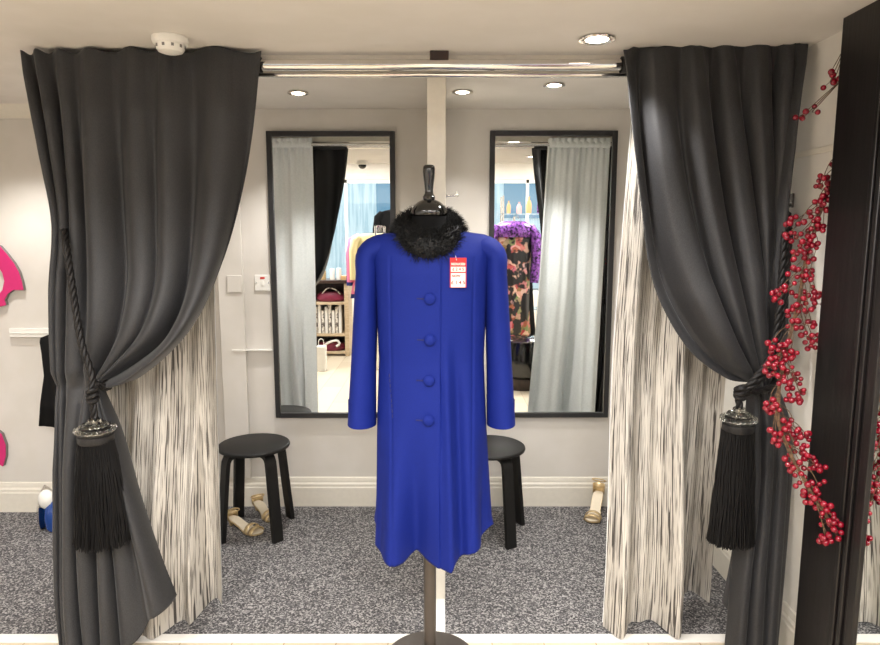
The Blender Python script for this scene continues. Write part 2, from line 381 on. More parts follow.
# ---------------------------------------------------------------- dark tied-back curtains
def swag(name, strands, nu, nup, ndn, nf, seed, amps, label, warp=1., skew=.5, lean=0.):
    rs = np.random.RandomState(seed)
    ss = [s for s,_,_ in strands]
    U = np.array([spline(u, nup) for _,u,_ in strands]); D = np.array([spline(d, ndn) for _,_,d in strands])
    A = np.concatenate([U, D[:,1:]], axis=1)            # strand x v x 3
    nv = A.shape[1]; ph = rs.rand(6)*6.28
    x0 = A[0,0]; x1 = A[-1,0]; z_top = A[:,0,2].mean()
    cols = []
    sv = np.linspace(0, 1, nu)
    for s in sv:
        P = smooth_interp(ss, A, s)
        for j in range(nv):
            v = j/(nup-1) if j < nup else 1+(j-nup+1)/(ndn-1)
            wv = s + .020*math.sin(5*s+ph[0]+1.2*v) + .014*math.sin(13*s+ph[1]+.8*v)
            top = math.exp(-v/.12)
            q = max(wv+.03,.001)**warp*nf
            fr = q-math.floor(q); a = .5-.5*math.cos(PI*fr/skew) if fr < skew else .5+.5*math.cos(PI*(fr-skew)/(1-skew)); a2 = math.sin(2*PI*(wv*nf*.47)+ph[2]+.9*v)
            a3 = abs(math.sin(PI*(wv*nf*1.9)+ph[3]))**.8
            amp = np.interp(v, [0,.06,.3,.7,.95,1.0,1.06,1.3,2], amps)
            dis = amp*(.85*a + .28*a2*(.4+.6*min(1,v))) + amp*.15*top*a3
            roll = sstep(.5,.85,v)*(1-sstep(.93,1.0,v)) if v < 1 else 0
            dis += roll*(.050*math.exp(-((s-.90)/.07)**2) - .030*math.exp(-((s-.74)/.06)**2))
            P[j,1] -= dis
            P[j,0] += lean*amp*math.sin(2*PI*(q-skew))*(1-.6*top)
            if v < .05: P[j,2] += .007*math.sin(q*2*PI+ph[4])*(1-v/.05) 
        cols.append(P)
    G = [[tuple(cols[i][j]) for i in range(nu)] for j in range(nv)]
    t = thing(name, tuple(((x0+x1)/2)*np.array([1,1,0])), label, 'curtain', 'charcoal tied back curtains')
    MB().grid(G).build('drape', M['dark'], t, angle=80, thick=.003)
    # rod pocket sewn round the pole at the head of the curtain
    pk = []
    n = 14
    xs = np.linspace(min(x0[0],x1[0])+.012, max(x0[0],x1[0])-.012, 120)
    for x in xs:
        rr = .0245+.004*abs(math.sin(x*38+ph[5]))
        pk.append([(x, 2.37+rr*math.cos(2*PI*k/n), 2.063+rr*math.sin(2*PI*k/n)) for k in range(n)])
    # close the back with the flat hem of the header
    MB().grid(pk, close=True).build('rod_pocket', M['dark'], t, angle=80)
    hb = [[(x, 2.396+.006*math.sin(x*60), z) for x in xs] for z in np.linspace(2.063, 2.088, 4)]
    MB().grid(hb).build('header_frill', M['dark'], t, angle=80, thick=.002)
    return t
LEFT = [
 (0.00, [(-1.411,2.330,2.089),(-1.385,2.330,1.905),(-1.351,2.330,1.686),(-1.325,2.320,1.511),(-1.341,2.310,1.322),(-1.350,2.295,1.146),(-1.353,2.280,0.950)], [(-1.353,2.280,0.950),(-1.350,2.260,0.791),(-1.359,2.240,0.538),(-1.361,2.210,0.249),(-1.350,2.180,0.008)]),
 (0.12, [(-1.332,2.330,2.096),(-1.310,2.325,1.904),(-1.291,2.320,1.669),(-1.284,2.305,1.479),(-1.304,2.290,1.288),(-1.316,2.275,1.113),(-1.324,2.260,0.944)], [(-1.324,2.260,0.944),(-1.323,2.240,0.760),(-1.327,2.220,0.472),(-1.323,2.185,0.187),(-1.298,2.150,0.008)]),
 (0.25, [(-1.230,2.330,2.096),(-1.228,2.320,1.870),(-1.225,2.310,1.600),(-1.218,2.290,1.358),(-1.220,2.270,1.185),(-1.231,2.260,1.062),(-1.240,2.250,0.957)], [(-1.240,2.250,0.957),(-1.256,2.225,0.802),(-1.268,2.200,0.555),(-1.264,2.170,0.195),(-1.243,2.140,0.008)]),
 (0.45, [(-1.070,2.330,2.102),(-1.070,2.315,1.836),(-1.065,2.300,1.531),(-1.057,2.270,1.325),(-1.086,2.240,1.154),(-1.159,2.245,1.030),(-1.212,2.250,0.961)], [(-1.212,2.250,0.961),(-1.200,2.225,0.802),(-1.190,2.200,0.555),(-1.180,2.170,0.271),(-1.167,2.140,0.008)]),
 (0.65, [(-0.910,2.330,2.102),(-0.905,2.315,1.836),(-0.909,2.300,1.531),(-0.920,2.260,1.291),(-0.978,2.220,1.136),(-1.104,2.232,1.029),(-1.199,2.245,0.962)], [(-1.199,2.245,0.962),(-1.161,2.218,0.804),(-1.129,2.190,0.559),(-1.104,2.170,0.309),(-1.086,2.150,0.055)]),
 (0.85, [(-0.730,2.330,2.102),(-0.734,2.315,1.836),(-0.762,2.300,1.565),(-0.806,2.255,1.326),(-0.891,2.210,1.138),(-1.051,2.228,1.009),(-1.189,2.245,0.951)], [(-1.189,2.245,0.951),(-1.136,2.218,0.804),(-1.076,2.190,0.559),(-1.026,2.175,0.344),(-0.992,2.160,0.163)]),
 (1.00, [(-0.607,2.340,2.098),(-0.640,2.335,1.839),(-0.681,2.330,1.635),(-0.745,2.290,1.400),(-0.850,2.250,1.167),(-1.044,2.255,0.988),(-1.186,2.260,0.944)], [(-1.186,2.260,0.944),(-1.120,2.235,0.799),(-1.054,2.210,0.551),(-0.989,2.195,0.333),(-0.937,2.180,0.201)]),
]
swag('tied_back_curtain', LEFT, 280, 120, 80, 7, 3, [.022,.034,.055,.065,.05,.018,.03,.05,.055], 'charcoal grey curtain on the left, tied back to the left with a black rope', .66, .42, .15)
RIGHT = [
 (0.0, [(0.615,2.330,2.102),(0.639,2.325,1.871),(0.676,2.320,1.600),(0.725,2.290,1.306),(0.840,2.260,1.098),(0.991,2.255,0.985),(1.081,2.250,0.968)], [(1.081,2.250,0.968),(1.069,2.245,0.795),(1.059,2.240,0.575),(1.041,2.235,0.350),(1.021,2.230,0.168)]),
 (0.2, [(0.747,2.330,2.112),(0.763,2.315,1.869),(0.802,2.300,1.599),(0.862,2.260,1.343),(0.946,2.220,1.150),(1.032,2.228,1.030),(1.088,2.235,0.971)], [(1.088,2.235,0.971),(1.084,2.218,0.804),(1.077,2.200,0.555),(1.053,2.175,0.306),(1.033,2.150,0.008)]),
 (0.4, [(0.876,2.330,2.115),(0.897,2.315,1.869),(0.940,2.300,1.599),(0.987,2.265,1.360),(1.039,2.230,1.162),(1.084,2.235,1.042),(1.108,2.240,0.977)], [(1.108,2.240,0.977),(1.109,2.220,0.803),(1.099,2.200,0.555),(1.079,2.170,0.309),(1.064,2.140,0.008)]),
 (0.6, [(1.001,2.330,2.118),(1.023,2.315,1.869),(1.061,2.300,1.599),(1.089,2.275,1.359),(1.108,2.250,1.153),(1.123,2.245,1.047),(1.125,2.240,0.977)], [(1.125,2.240,0.977),(1.141,2.220,0.803),(1.134,2.200,0.555),(1.118,2.170,0.309),(1.108,2.140,0.008)]),
 (0.8, [(1.122,2.320,2.116),(1.124,2.310,1.869),(1.133,2.300,1.599),(1.136,2.280,1.359),(1.144,2.260,1.151),(1.148,2.252,1.046),(1.149,2.245,0.976)], [(1.149,2.245,0.976),(1.170,2.223,0.802),(1.165,2.200,0.555),(1.150,2.170,0.309),(1.136,2.140,0.008)]),
 (1.0, [(1.209,2.280,2.105),(1.184,2.280,1.896),(1.162,2.280,1.632),(1.152,2.275,1.394),(1.157,2.270,1.185),(1.169,2.260,1.045),(1.169,2.250,0.975)], [(1.169,2.250,0.975),(1.216,2.235,0.799),(1.215,2.220,0.546),(1.198,2.190,0.260),(1.178,2.160,0.008)]),
]
swag('tied_back_curtain', RIGHT, 280, 120, 80, 6, 11, [.030,.045,.065,.07,.04,.014,.03,.05,.055], 'charcoal grey curtain on the right, tied back beside the red berries', 1., .26, .3)

# ---------------------------------------------------------------- striped curtains
def straight_curtain(xa, xb, xa2, xb2, kick, nf, seed, label, zb):
    rs = np.random.RandomState(seed); ph = rs.rand(5)*6.28
    nu, nv = 220, 90
    t = thing('striped_curtain', ((xa+xb)/2, 2.47, 0), label, 'curtain', 'striped curtains with pale lining')
    G = []; L = []; UV = []
    for j in range(nv):
        v = j/(nv-1); row = []; lrow = []; ur = []
        for i in range(nu):
            s = i/(nu-1)
            x = (xa+(xb-xa)*s)*(1-v) + (xa2+(xb2-xa2)*s)*v
            top = math.exp(-v/.05)
            fine = .012*math.sin(2*PI*nf*2.6*s+ph[0]+.6*math.sin(9*s))
            amp = .012+.042*v
            big = amp*(math.sin(2*PI*nf*.5*(s+.03*math.sin(7*s+ph[1]))+ph[2]+.5*v)+.45*math.sin(2*PI*nf*1.1*s+ph[3]+.7*v))
            y = 2.452 + fine*(top*1.2+.25*(1-v)) + big*(1-top) - kick(s)*sstep(.45,1,v)*.9
            z = 2.092 + (.004*math.sin(40*s*nf/6) if j == 0 else 0)
            z = z + (zb(s)-z)*v
            row.append((x, y, z)); lrow.append((x, y+.008, z+(.012*v)))
            ur.append((s*abs(xb-xa)*1.7, v*2.1))
        G.append(row); L.append(lrow); UV.append(ur)
    MB().grid(G, uv=UV).build('face_fabric', M['striped'], t, angle=80)
    MB().grid(L).build('lining', M['lining'], t, angle=80)['label'] = 'pale grey lining'
    n = 12; pk = []
    for x in np.linspace(xa+.005, xb-.005, 140):
        rr = .0145+.0035*abs(math.sin(x*75))
        pk.append([(x, 2.475+rr*math.cos(2*PI*k/n), 2.056+rr*math.sin(2*PI*k/n)*1.25) for k in range(n)])
    MB().grid(pk, close=True).build('gathered_header', M['lining'], t, angle=80)
    fr = [[(x, 2.484+.006*math.sin(x*150), z) for x in np.linspace(xa+.005, xb-.005, 200)] for z in np.linspace(2.06, 2.097, 4)]
    MB().grid(fr).build('header_frill', M['lining'], t, angle=80, thick=.002)
straight_curtain(-1.45, -.83, -1.45, -.855, lambda s: .20*(1-sstep(.835,.885,s))*sstep(.2,.5,s), 5, 5,
    'cream curtain with black pinstripe streaks, hanging behind the left charcoal curtain', lambda s: .012+.03*sstep(.86,.95,s))
straight_curtain(.705, 1.11, .615, 1.07, lambda s: .17*(1-sstep(.64,.76,s)), 4, 9,
    'cream curtain with black pinstripe streaks, hanging behind the right charcoal curtain', lambda s: .012+.02*sstep(.7,.9,s))

# ---------------------------------------------------------------- rope tie-backs with tassels
def twist_rope(mb, pts, r, n=60):
    P = spline(pts, n)
    for k in range(3):
        q = []
        for i in range(n):
            a = i*.9+k*2*PI/3
            tdir = Vector(P[min(i+1,n-1)]-P[max(i-1,0)]).normalized()
            u = tdir.orthogonal().normalized(); u = (Vector((0,1,0))-tdir*tdir.y).normalized(); b = tdir.cross(u)
            q.append(Vector(P[i])+u*(r*.55*math.cos(a))+b*(r*.55*math.sin(a)))
        mb.tube(q, r*.62, 7)
    return mb
def tassel(cx, cy, ztop, zband, zend, rb, re, label, strap, seed):
    rs = random.Random(seed)
    t = thing('tassel_tieback', (cx,cy,zend), label, 'curtain tieback', 'black rope tie-backs with fringed tassels')
    mb = MB()
    for q in strap: twist_rope(mb, q, .0112, max(24, int(60)))
    mb.build('rope', M['rope'], t, angle=60)
    # knot
    k = MB()
    for a in range(3):
        z = ztop-.008+a*.014
        ring = [(cx+.014*math.cos(x), cy+.014*math.sin(x), z+.006*math.sin(x+a)) for x in np.linspace(0,2*PI,18)]
        k.tube(ring, .008, 8)
    k.build('knot', M['rope'], t)
    c = MB(); c.lathe([(.016,zband+.055),(.02,zband+.05),(rb*.4,zband+.034),(rb*.9,zband+.018),(rb*.98,zband+.008),(rb*.96,zband),(rb*.6,zband-.001)], (cx,cy,0), 20)
    c.build('crystal_cap', M['crystal'], t, smooth=False)
    cc = MB()
    ring = [(cx+rb*1.0*math.cos(x), cy+rb*1.0*math.sin(x), zband+.010) for x in np.linspace(0,2*PI,40)]
    cc.tube(ring, .0022, 6)
    cc.tube([(cx,cy,zband+.012),(cx,cy,zband+.058)], .007, 12)
    cc.build('cap_frame', M['chrome'], t)
    for kx in range(22):
        a = 2*PI*kx/22
        MB().sphere((cx+rb*1.04*math.cos(a), cy+rb*1.04*math.sin(a), zband+.016), .0085, 8, 6).build('bead', M['crystal'], t, smooth=False)
    for kx in range(14):
        a = 2*PI*kx/14
        MB().sphere((cx+rb*.62*math.cos(a), cy+rb*.62*math.sin(a), zband+.030), .0085, 8, 6).build('bead', M['crystal'], t, smooth=False)
    MB().lathe([(rb*.9,zband),(rb*1.0,zband-.004),(rb*1.02,zband-.022),(rb*.95,zband-.028)], (cx,cy,0), 40).build('braid_band', M['blackband'], t)
    f = MB()
    f.lathe([(rb*.8,zband-.02),(rb*.78,zband-.06),((rb+re)*.5*.72,(zband+zend)/2),(re*.66,zend+.05)], (cx,cy,0), 40)
    for q in range(650):
        a = rs.random()*2*PI; r0 = rb*(.86+.12*rs.random()); r1 = re*(.72+.32*rs.random()); L = zend+rs.random()**2*.03
        p = []
        for i in range(6):
            u = i/5; rr = r0+(r1-r0)*u**.9
            p.append((cx+rr*math.cos(a)+.004*math.sin(u*7+q), cy+rr*math.sin(a)*.8+.004*math.cos(u*6+q*1.7), zband-.024+(L-zband+.024)*u))
        f.tube(p, [.003,.0028,.0028,.0026,.0024,.0018], 4, cap=False)
    f.build('fringe', M['fringe'], t, angle=80)
    return t
tassel(-1.158, 2.13, .945, .818, .43, .056, .090, 'black fringed tassel on a rope around the left charcoal curtain',
   [[(-1.309,2.300,1.524), (-1.257,2.220,1.429), (-1.229,2.190,1.263), (-1.200,2.165,1.114), (-1.166,2.150,1.005), (-1.165,2.13,.945), (-1.158,2.13,.91), (-1.158,2.13,.865)],
    [(-1.149,2.140,0.986), (-1.136,2.190,0.961), (-1.179,2.250,0.982), (-1.288,2.340,1.103), (-1.340,2.360,1.426), (-1.324,2.320,1.524)]], 1)
tassel(1.0, 2.13, .955, .855, .43, .050, .074, 'black fringed tassel hanging below the right charcoal curtain swag',
   [[(1.236,2.36,1.555), (1.172,2.220,1.490), (1.145,2.170,1.265), (1.112,2.140,1.085), (1.049,2.120,0.998), (1.0,2.13,.95), (1.0,2.13,.905)],
    [(1.236,2.36,1.54), (1.158,2.220,1.490), (1.129,2.165,1.266), (1.096,2.135,1.086), (1.041,2.120,1.008), (1.0,2.13,.955)],
    [(1.0,2.13,.955), (1.119,2.170,0.966), (1.177,2.250,1.004), (1.16,2.33,1.2), (1.236,2.37,1.55)]], 2)
t = thing('tieback_hook', (XR,2.36,1.55), 'small dark metal hook on the right wall above the red berries', 'hook')
hy = 2.36
MB().box(XR-.006, XR-.0005, hy-.012, hy+.012, 1.575, 1.625).build('back_plate', M['pole'], t, bevel=.002)
MB().tube([(XR-.004,hy,1.585),(XR-.03,hy,1.575),(XR-.04,hy,1.55),(XR-.03,hy,1.535),(XR-.012,hy,1.545)], .0035, 8).build('hook_arm', M['pole'], t)

# ---------------------------------------------------------------- wall mirrors
def wall_mirror(x0, x1, z0, z1, label):
    y1 = YB-.001; y0 = YB-.026; fw_ = .026
    t = thing('wall_mirror', ((x0+x1)/2, y1, z0), label, 'mirror', 'black framed wall mirrors')
    fr = MB().box(x0,x0+fw_,y0,y1,z0,z1).box(x1-fw_,x1,y0,y1,z0,z1).box(x0+fw_,x1-fw_,y0,y1,z0,z0+fw_).box(x0+fw_,x1-fw_,y0,y1,z1-fw_,z1)
    fr.build('frame', M['frame'], t, bevel=.002)
    MB().box(x0+fw_-.002,x1-fw_+.002,y0+.012,y0+.018,z0+fw_-.002,z1-fw_+.002).build('mirror_glass', M['mirror'], t, smooth=False)
    return t
wall_mirror(-.882, -.230, .502, 1.998, 'tall black framed mirror left of the partition, reflecting pale curtain and clothes rail')
wall_mirror(.254, .902, .504, 2.0, 'tall black framed mirror right of the partition, reflecting the floral dress')

# ---------------------------------------------------------------- wall plates, hook, rail
t = thing('fused_switch', (-.93,YB,1.185), 'white fused switch with a red light beside the left mirror', 'switch')
MB().box(-.972,-.888,YB-.010,YB-.0005,1.185,1.269).build('face_plate', M['plastic'], t, bevel=.003)
MB().box(-.938,-.922,YB-.015,YB-.009,1.212,1.238).build('rocker', M['plastic'], t, bevel=.002)
MB().box(-.942,-.918,YB-.0125,YB-.009,1.247,1.257).build('neon_indicator', M['redneon'], t, bevel=.001)
for sx in (-.962, -.898):
    MB().lathe([(.0001,.0125),(.004,.012),(.004,.009)], (sx,YB,1.227), 12, ax='y').build('screw', M['chrome'], t)
tag(MB().box(-1.110,-1.034,YB-.032,YB-.0225,1.178,1.268).build('blanking_plate', M['wall'], None, origin=(-1.07,YB-.03,1.178), bevel=.003), 'painted over blank wall plate on the boxed duct left of the switch', 'wall plate')
t = thing('coat_hook', (.022,2.7,1.635), 'small chrome coat hook on the partition beside the mannequin neck', 'hook')
MB().lathe([(.011,.0),(.011,.003),(.006,.005)], (.0225,2.7,1.635), 16, ax='x').build('rosette', M['chrome'], t)
MB().tube([(.023,2.7,1.635),(.066,2.7,1.637)], .0042, 10).sphere((.069,2.7,1.637), .007).tube([(.069,2.7,1.637),(.0695,2.7,1.654)], .004, 8).build('peg', M['chrome'], t)

yl = 3.365
t = thing('hook_rail', (-1.8,yl,.951), 'white wooden hook rail on the wall behind the left curtain', 'rail')
MB().box(-2.226,-1.5,yl-.022,yl-.0005,.951,.998).build('board', M['white'], t, bevel=.003)
MB().box(-2.222,-1.504,yl-.026,yl-.02,.972,.977).build('groove_bead', M['white'], t, bevel=.001)
MB().tube([(-1.90,yl-.022,.985),(-1.90,yl-.06,.985),(-1.90,yl-.066,1.0)], .005, 8).build('hook', M['chrome'], t)
# black garment on the rail
def garment(name, x, y, ztop, length, wsh, m, label, cat='garment', rz=0., sleeves=True, flare=1.15, group=None, depth=.05, hanger=True, sl=.55, seed=0):
    rs = random.Random(seed)
    t = thing(name, (x,y,ztop), label, cat, group)
    rows = []; n = 48
    prof = [(0,.30),(.015,.62),(.045,.96),(.09,1.0),(.2,.94),(.45,.90),(.75,.98*flare*.9),(1.0,flare)]
    p = rs.random()*6
    for h, wf in prof:
        row = []
        for k in range(n):
            a = 2*PI*k/n; hw = wsh/2*wf; d = depth*(.45+.55*min(1,h*6))
            wob = 1+.22*h*math.sin(a*7+p)+.12*h*math.sin(a*12+p*2)
            row.append((hw*math.cos(a), d*math.sin(a)*wob, -h*length))
        rows.append(row)
    c, s_ = math.cos(rz), math.sin(rz)
    tr = lambda q: (x+q[0]*c-q[1]*s_, y+q[0]*s_+q[1]*c, ztop+q[2])
    MB().grid([[tr(q) for q in r] for r in rows], close=True).build('body', m, t, angle=80, thick=.003)
    if sleeves:
        for sg in (-1, 1):
            pts = [(sg*wsh*.40,0,-.05*length),(sg*wsh*.52,0,-.12*length),(sg*wsh*.57,.01,-.3*length),(sg*wsh*.58,.012,-sl*length)]
            MB().tube([tr(q) for q in pts], [depth*.8,depth*1.05,depth*.95,depth*.8], 14).build('sleeve', m, t, angle=80)
    if hanger:
        hb = MB().tube([tr((-wsh*.42,0,-.035*length-.005)),tr((0,0,.012)),tr((wsh*.42,0,-.035*length-.005))], .007, 8)
        hb = hb.build('hanger', M['mblack'], t)
        MB().tube([tr((0,0,.012)),tr((0,0,.06)),tr((.012,0,.078)),tr((.03,0,.085)),tr((.042,0,.073)),tr((.04,0,.06))], .0025, 6).build('hanger_hook', M['chrome'], hb)
    return t
garment('hanging_garment', -1.90, yl-.115, .985, .47, .22, M['jersey'], 'black garment hanging on the hook rail behind the left curtain', sleeves=False, hanger=False, depth=.05, flare=1.35, seed=3)

# pink cut-out on the left wall (runs on past the frame)
pink_up = [(-2.474,3.345,1.340),(-2.384,3.345,1.421),(-2.291,3.345,1.446),(-2.232,3.345,1.421),(-2.200,3.345,1.380),(-2.169,3.345,1.335),(-2.147,3.345,1.289),(-2.136,3.345,1.243),(-2.130,3.345,1.197),(-2.184,3.345,1.197),(-2.214,3.345,1.176),(-2.232,3.345,1.145),(-2.226,3.345,1.120),(-2.282,3.345,1.104),(-2.314,3.345,1.083),(-2.380,3.345,0.937),(-2.416,3.345,0.673),(-2.370,3.345,0.484),(-2.312,3.345,0.435),(-2.296,3.345,0.375),(-2.301,3.345,0.314),(-2.320,3.345,0.259),(-2.337,3.345,0.270),(-2.387,3.345,0.303),(-2.484,3.345,0.402),(-2.536,3.345,0.619),(-2.514,3.345,0.937),(-2.437,3.345,1.094),(-2.319,3.345,1.145),(-2.266,3.345,1.166),(-2.237,3.345,1.197),(-2.223,3.345,1.243),(-2.229,3.345,1.284),(-2.242,3.345,1.309),(-2.291,3.345,1.340),(-2.363,3.345,1.329),(-2.430,3.345,1.268)]
pp = [(q[0], q[2]) for q in pink_up]
t = thing('wall_cutout', (pp[0][0], yl, pp[21][1]), 'hot pink curled cut-out ornament on the left wall at the photo edge', 'wall decoration')
MB().prism(pp, yl-.026, yl-.021).build('pink_face', M['pink'], t, smooth=False)
MB().prism(pp, yl-.021, yl-.001).build('board_edge', M['edgegrey'], t, smooth=False)

# steam iron standing on its heel
ix, iy = -1.945, 3.15
t = thing('steam_iron', (ix,iy,0), 'blue and white steam iron standing on the carpet by the left curtain', 'iron')
rows = []
for zz, hw, dp in ((.004,.045,.04),(.02,.058,.05),(.07,.062,.052),(.12,.056,.046),(.16,.044,.036),(.185,.03,.026),(.2,.012,.012),(.203,.001,.001)):
    rows.append([(ix+hw*math.cos(a), iy-.01+dp*math.sin(a)*(1 if math.sin(a) > 0 else .8), zz) for a in np.linspace(0,2*PI,28,endpoint=False)])
MB().grid(rows, close=True).build('water_tank', M['ironblue'], t)
sp_ = [(ix+hw, z) for hw, z in ((-.05,.0),(-.06,.05),(-.056,.12),(-.035,.19),(0,.228),(.035,.19),(.056,.12),(.06,.05),(.05,.0))]
MB().prism(sp_, iy+.045, iy+.056).build('soleplate', M['chrome'], t, bevel=.002)
MB().tube([(ix+.0,iy-.03,.20),(ix+.01,iy-.085,.19),(ix+.014,iy-.1,.13),(ix+.014,iy-.085,.05),(ix+.0,iy-.045,.02)], [.022,.02,.018,.018,.02], 14).build('handle', M['white'], t)
MB().sphere((ix-.028,iy+.016,.165), .034, sc=(1,1.3,1.5)).build('shell', M['white'], t)
MB().lathe([(.0001,.012),(.009,.012),(.009,0)], (ix-.015,iy-.045,.20), 14, ax='y').build('dial', M['grey'], t)
MB().tube([tuple(q) for q in spline([(ix+.02,iy-.09,.06),(ix-.055,iy-.1,.06),(ix-.068,iy-.07,.14),(ix-.05,iy-.06,.17)], 24)], .0035, 6).build('steam_hose', M['white'], t)
MB().tube([tuple(q) for q in spline([(ix+.02,iy-.05,.02),(ix-.05,iy-.09,.012),(ix-.075,iy-.1,.006),(ix-.06,iy-.13,.005),(ix+.06,iy-.12,.005),(ix+.2,iy-.05,.005)], 40)], .0035, 6).build('power_cord', M['grey'], t)

t.rotation_euler = (0,0,R(75))
# ---------------------------------------------------------------- stools
def stool(x, y, rz, label):
    t = thing('stool', (x,y,0), label, 'stool', 'black round stools'); H_ = .45
    MB().lathe([(.0001,H_-.02),(.165,H_-.02),(.173,H_-.016),(.175,H_-.01),(.173,H_-.003),(.168,H_),(.0001,H_)], (x,y,0), 56).build('seat', M['stool'], t, angle=50)
    for k in range(4):
        a = rz+k*PI/2; c, s_ = math.cos(a), math.sin(a)
        prof = [(.04,H_-.031),(.10,H_-.031),(.125,H_-.033),(.142,H_-.043),(.151,H_-.06),(.155,H_-.085),(.163,H_-.16),(.173,H_-.26),(.184,H_-.36),(.193,.0)]
        rows = []
        for i, (r, z) in enumerate(prof):
            i0, i1 = max(i-1,0), min(i+1,len(prof)-1)
            tx, tz = prof[i1][0]-prof[i0][0], prof[i1][1]-prof[i0][1]; L = math.hypot(tx, tz)
            nx, nz = -tz/L, tx/L; hw = .0105; w2 = .0265
            if i == len(prof)-1: nx, nz = 1, 0
            q = []
            for (dn, dw) in ((hw,w2),(hw,-w2),(-hw,-w2),(-hw,w2)):
                rr = r+nx*dn; zz = z+nz*dn; q.append((x+rr*c-dw*s_, y+rr*s_+dw*c, max(zz,0) if i < len(prof)-1 else 0))
            rows.append(q)
        mb = MB().grid(rows, close=True)
        n0 = len(prof); mb.f += [(0,1,2,3), ((n0-1)*4+3,(n0-1)*4+2,(n0-1)*4+1,(n0-1)*4)]
        mb.build('leg', M['stool'], t, angle=35)
    return t
stool(-.925, 3.145, R(45), 'black round stool with bent wooden legs below the left mirror, sandals beneath')
stool(.245, 3.115, R(-61), 'black round stool with bent wooden legs partly hidden behind the blue coat')

# ---------------------------------------------------------------- heeled sandals
def sandal(toe, heel, hh, label, lean=0., group='gold heeled sandals'):
    toe = Vector(toe); heel = Vector(heel); toe.z = heel.z = 0
    d = (toe-heel); L = d.length; d.normalize(); sd = Vector((-d.y, d.x, 0))
    t = thing('heeled_sandal', tuple((toe+heel)/2), label, 'shoe', group)
    def P(u, w_, z): return tuple(heel + d*(u*L) + sd*w_ + Vector((0,0,z)))
    def zc(u): return .008 + hh*(1-sstep(.12,.68,u)) + .004*sstep(.85,1,u)
    def hwid(u): return .5*np.interp(u, [0,.05,.2,.45,.7,.85,.95,1], [.02,.045,.055,.052,.08,.078,.055,.015])
    for nm, m, th, dz in (('sole', M['gold'], .007, 0), ('insole', M['insole'], .003, .006)):
        rows = []
        for i in range(26):
            u = i/25; hw = hwid(u)*(1 if nm == 'sole' else .93); z = zc(u)+dz
            rows.append([P(u,-hw,z-th/2),P(u,hw,z-th/2),P(u,hw,z+th/2),P(u,-hw,z+th/2)])
        mb = MB().grid(rows, close=True); mb.f += [(0,1,2,3),(103,102,101,100)]
        mb.build(nm, m, t, angle=50)
    MB().tube([P(.06,0,zc(.06)),P(.07,0,hh*.6),P(.075,0,0)], [.019,.012,.008], 12).build('heel', M['gold'], t)
    def arch(u, h, wd, nm, dx=0.):
        hw = hwid(u)+.002; rows = []
        for k in range(17):
            a = PI*k/16; c_ = -hw*math.cos(a); z = zc(u)+h*math.sin(a)
            rows.append([P(u-wd/2/L+dx*math.sin(a), c_, z-.001), P(u+wd/2/L+dx*math.sin(a), c_, z)])
        MB().grid(rows).build(nm, M['gold'], t, angle=80, thick=.003)
    arch(.84, .030, .028, 'toe_strap'); arch(.70, .040, .024, 'toe_strap', .02)
    # heel counter and ankle strap
    rows = []
    for k in range(21):
        a = -PI*.62+PI*1.24*k/20
        u0 = .11-.10*math.cos(a); w_ = .03*math.sin(a)
        rows.append([P(u0,w_,zc(.05)+.003),P(u0-.01,w_*1.05,zc(.05)+(.055 if hh > .05 else .034))])
    MB().grid(rows).build('heel_counter', M['gold'], t, angle=80, thick=.0025)
    MB().tube([P(.12-.14*math.cos(a)*1.0, .036*math.sin(a), zc(.05)+(.06+.018*(1-math.cos(a)) if hh > .05 else .036+.006*(1-math.cos(a)))) for a in np.linspace(0,2*PI,30)], .0035, 8, flat=.6).build('ankle_strap', M['gold'], t)
    return t
sandal((-.885,3.07,0), (-1.085,3.20,0), .03, 'gold strappy sandal lying nearer, between the legs of the left stool')
sandal((-.85,3.22,0), (-1.0,3.385,0), .034, 'gold strappy sandal nearest the wall, under the left stool')
sandal((.775,3.20,0), (.865,3.395,0), .085, 'single pale gold sandal on the carpet beside the right striped curtain')

# ---------------------------------------------------------------- smoke detector
t = thing('smoke_detector', (-.868,2.21,ZC), 'white round smoke detector on the ceiling above the left curtain', 'smoke detector')
sx_, sy_ = -.868, 2.21
MB().lathe([(.0001,ZC-.0005),(.055,ZC-.0005),(.057,ZC-.01),(.053,ZC-.022),(.045,ZC-.024)], (sx_,sy_,0), 40).build('base', M['plastic'], t)
MB().lathe([(.045,ZC-.022),(.044,ZC-.036),(.038,ZC-.046),(.024,ZC-.051),(.0001,ZC-.052)], (sx_,sy_,0), 40).build('cover', M['plastic'], t)
for k in range(10):
    a = 2*PI*k/10+.2; c_, s_ = math.cos(a), math.sin(a)
    q = [(sx_+c_*r_-s_*w_, sy_+s_*r_+c_*w_) for r_, w_ in ((.042,-.004),(.0458,-.004),(.0458,.004),(.042,.004))]
    MB().prism(q, ZC-.036, ZC-.027, 'xy').build('vent_slot', M['grey'], t, smooth=False)

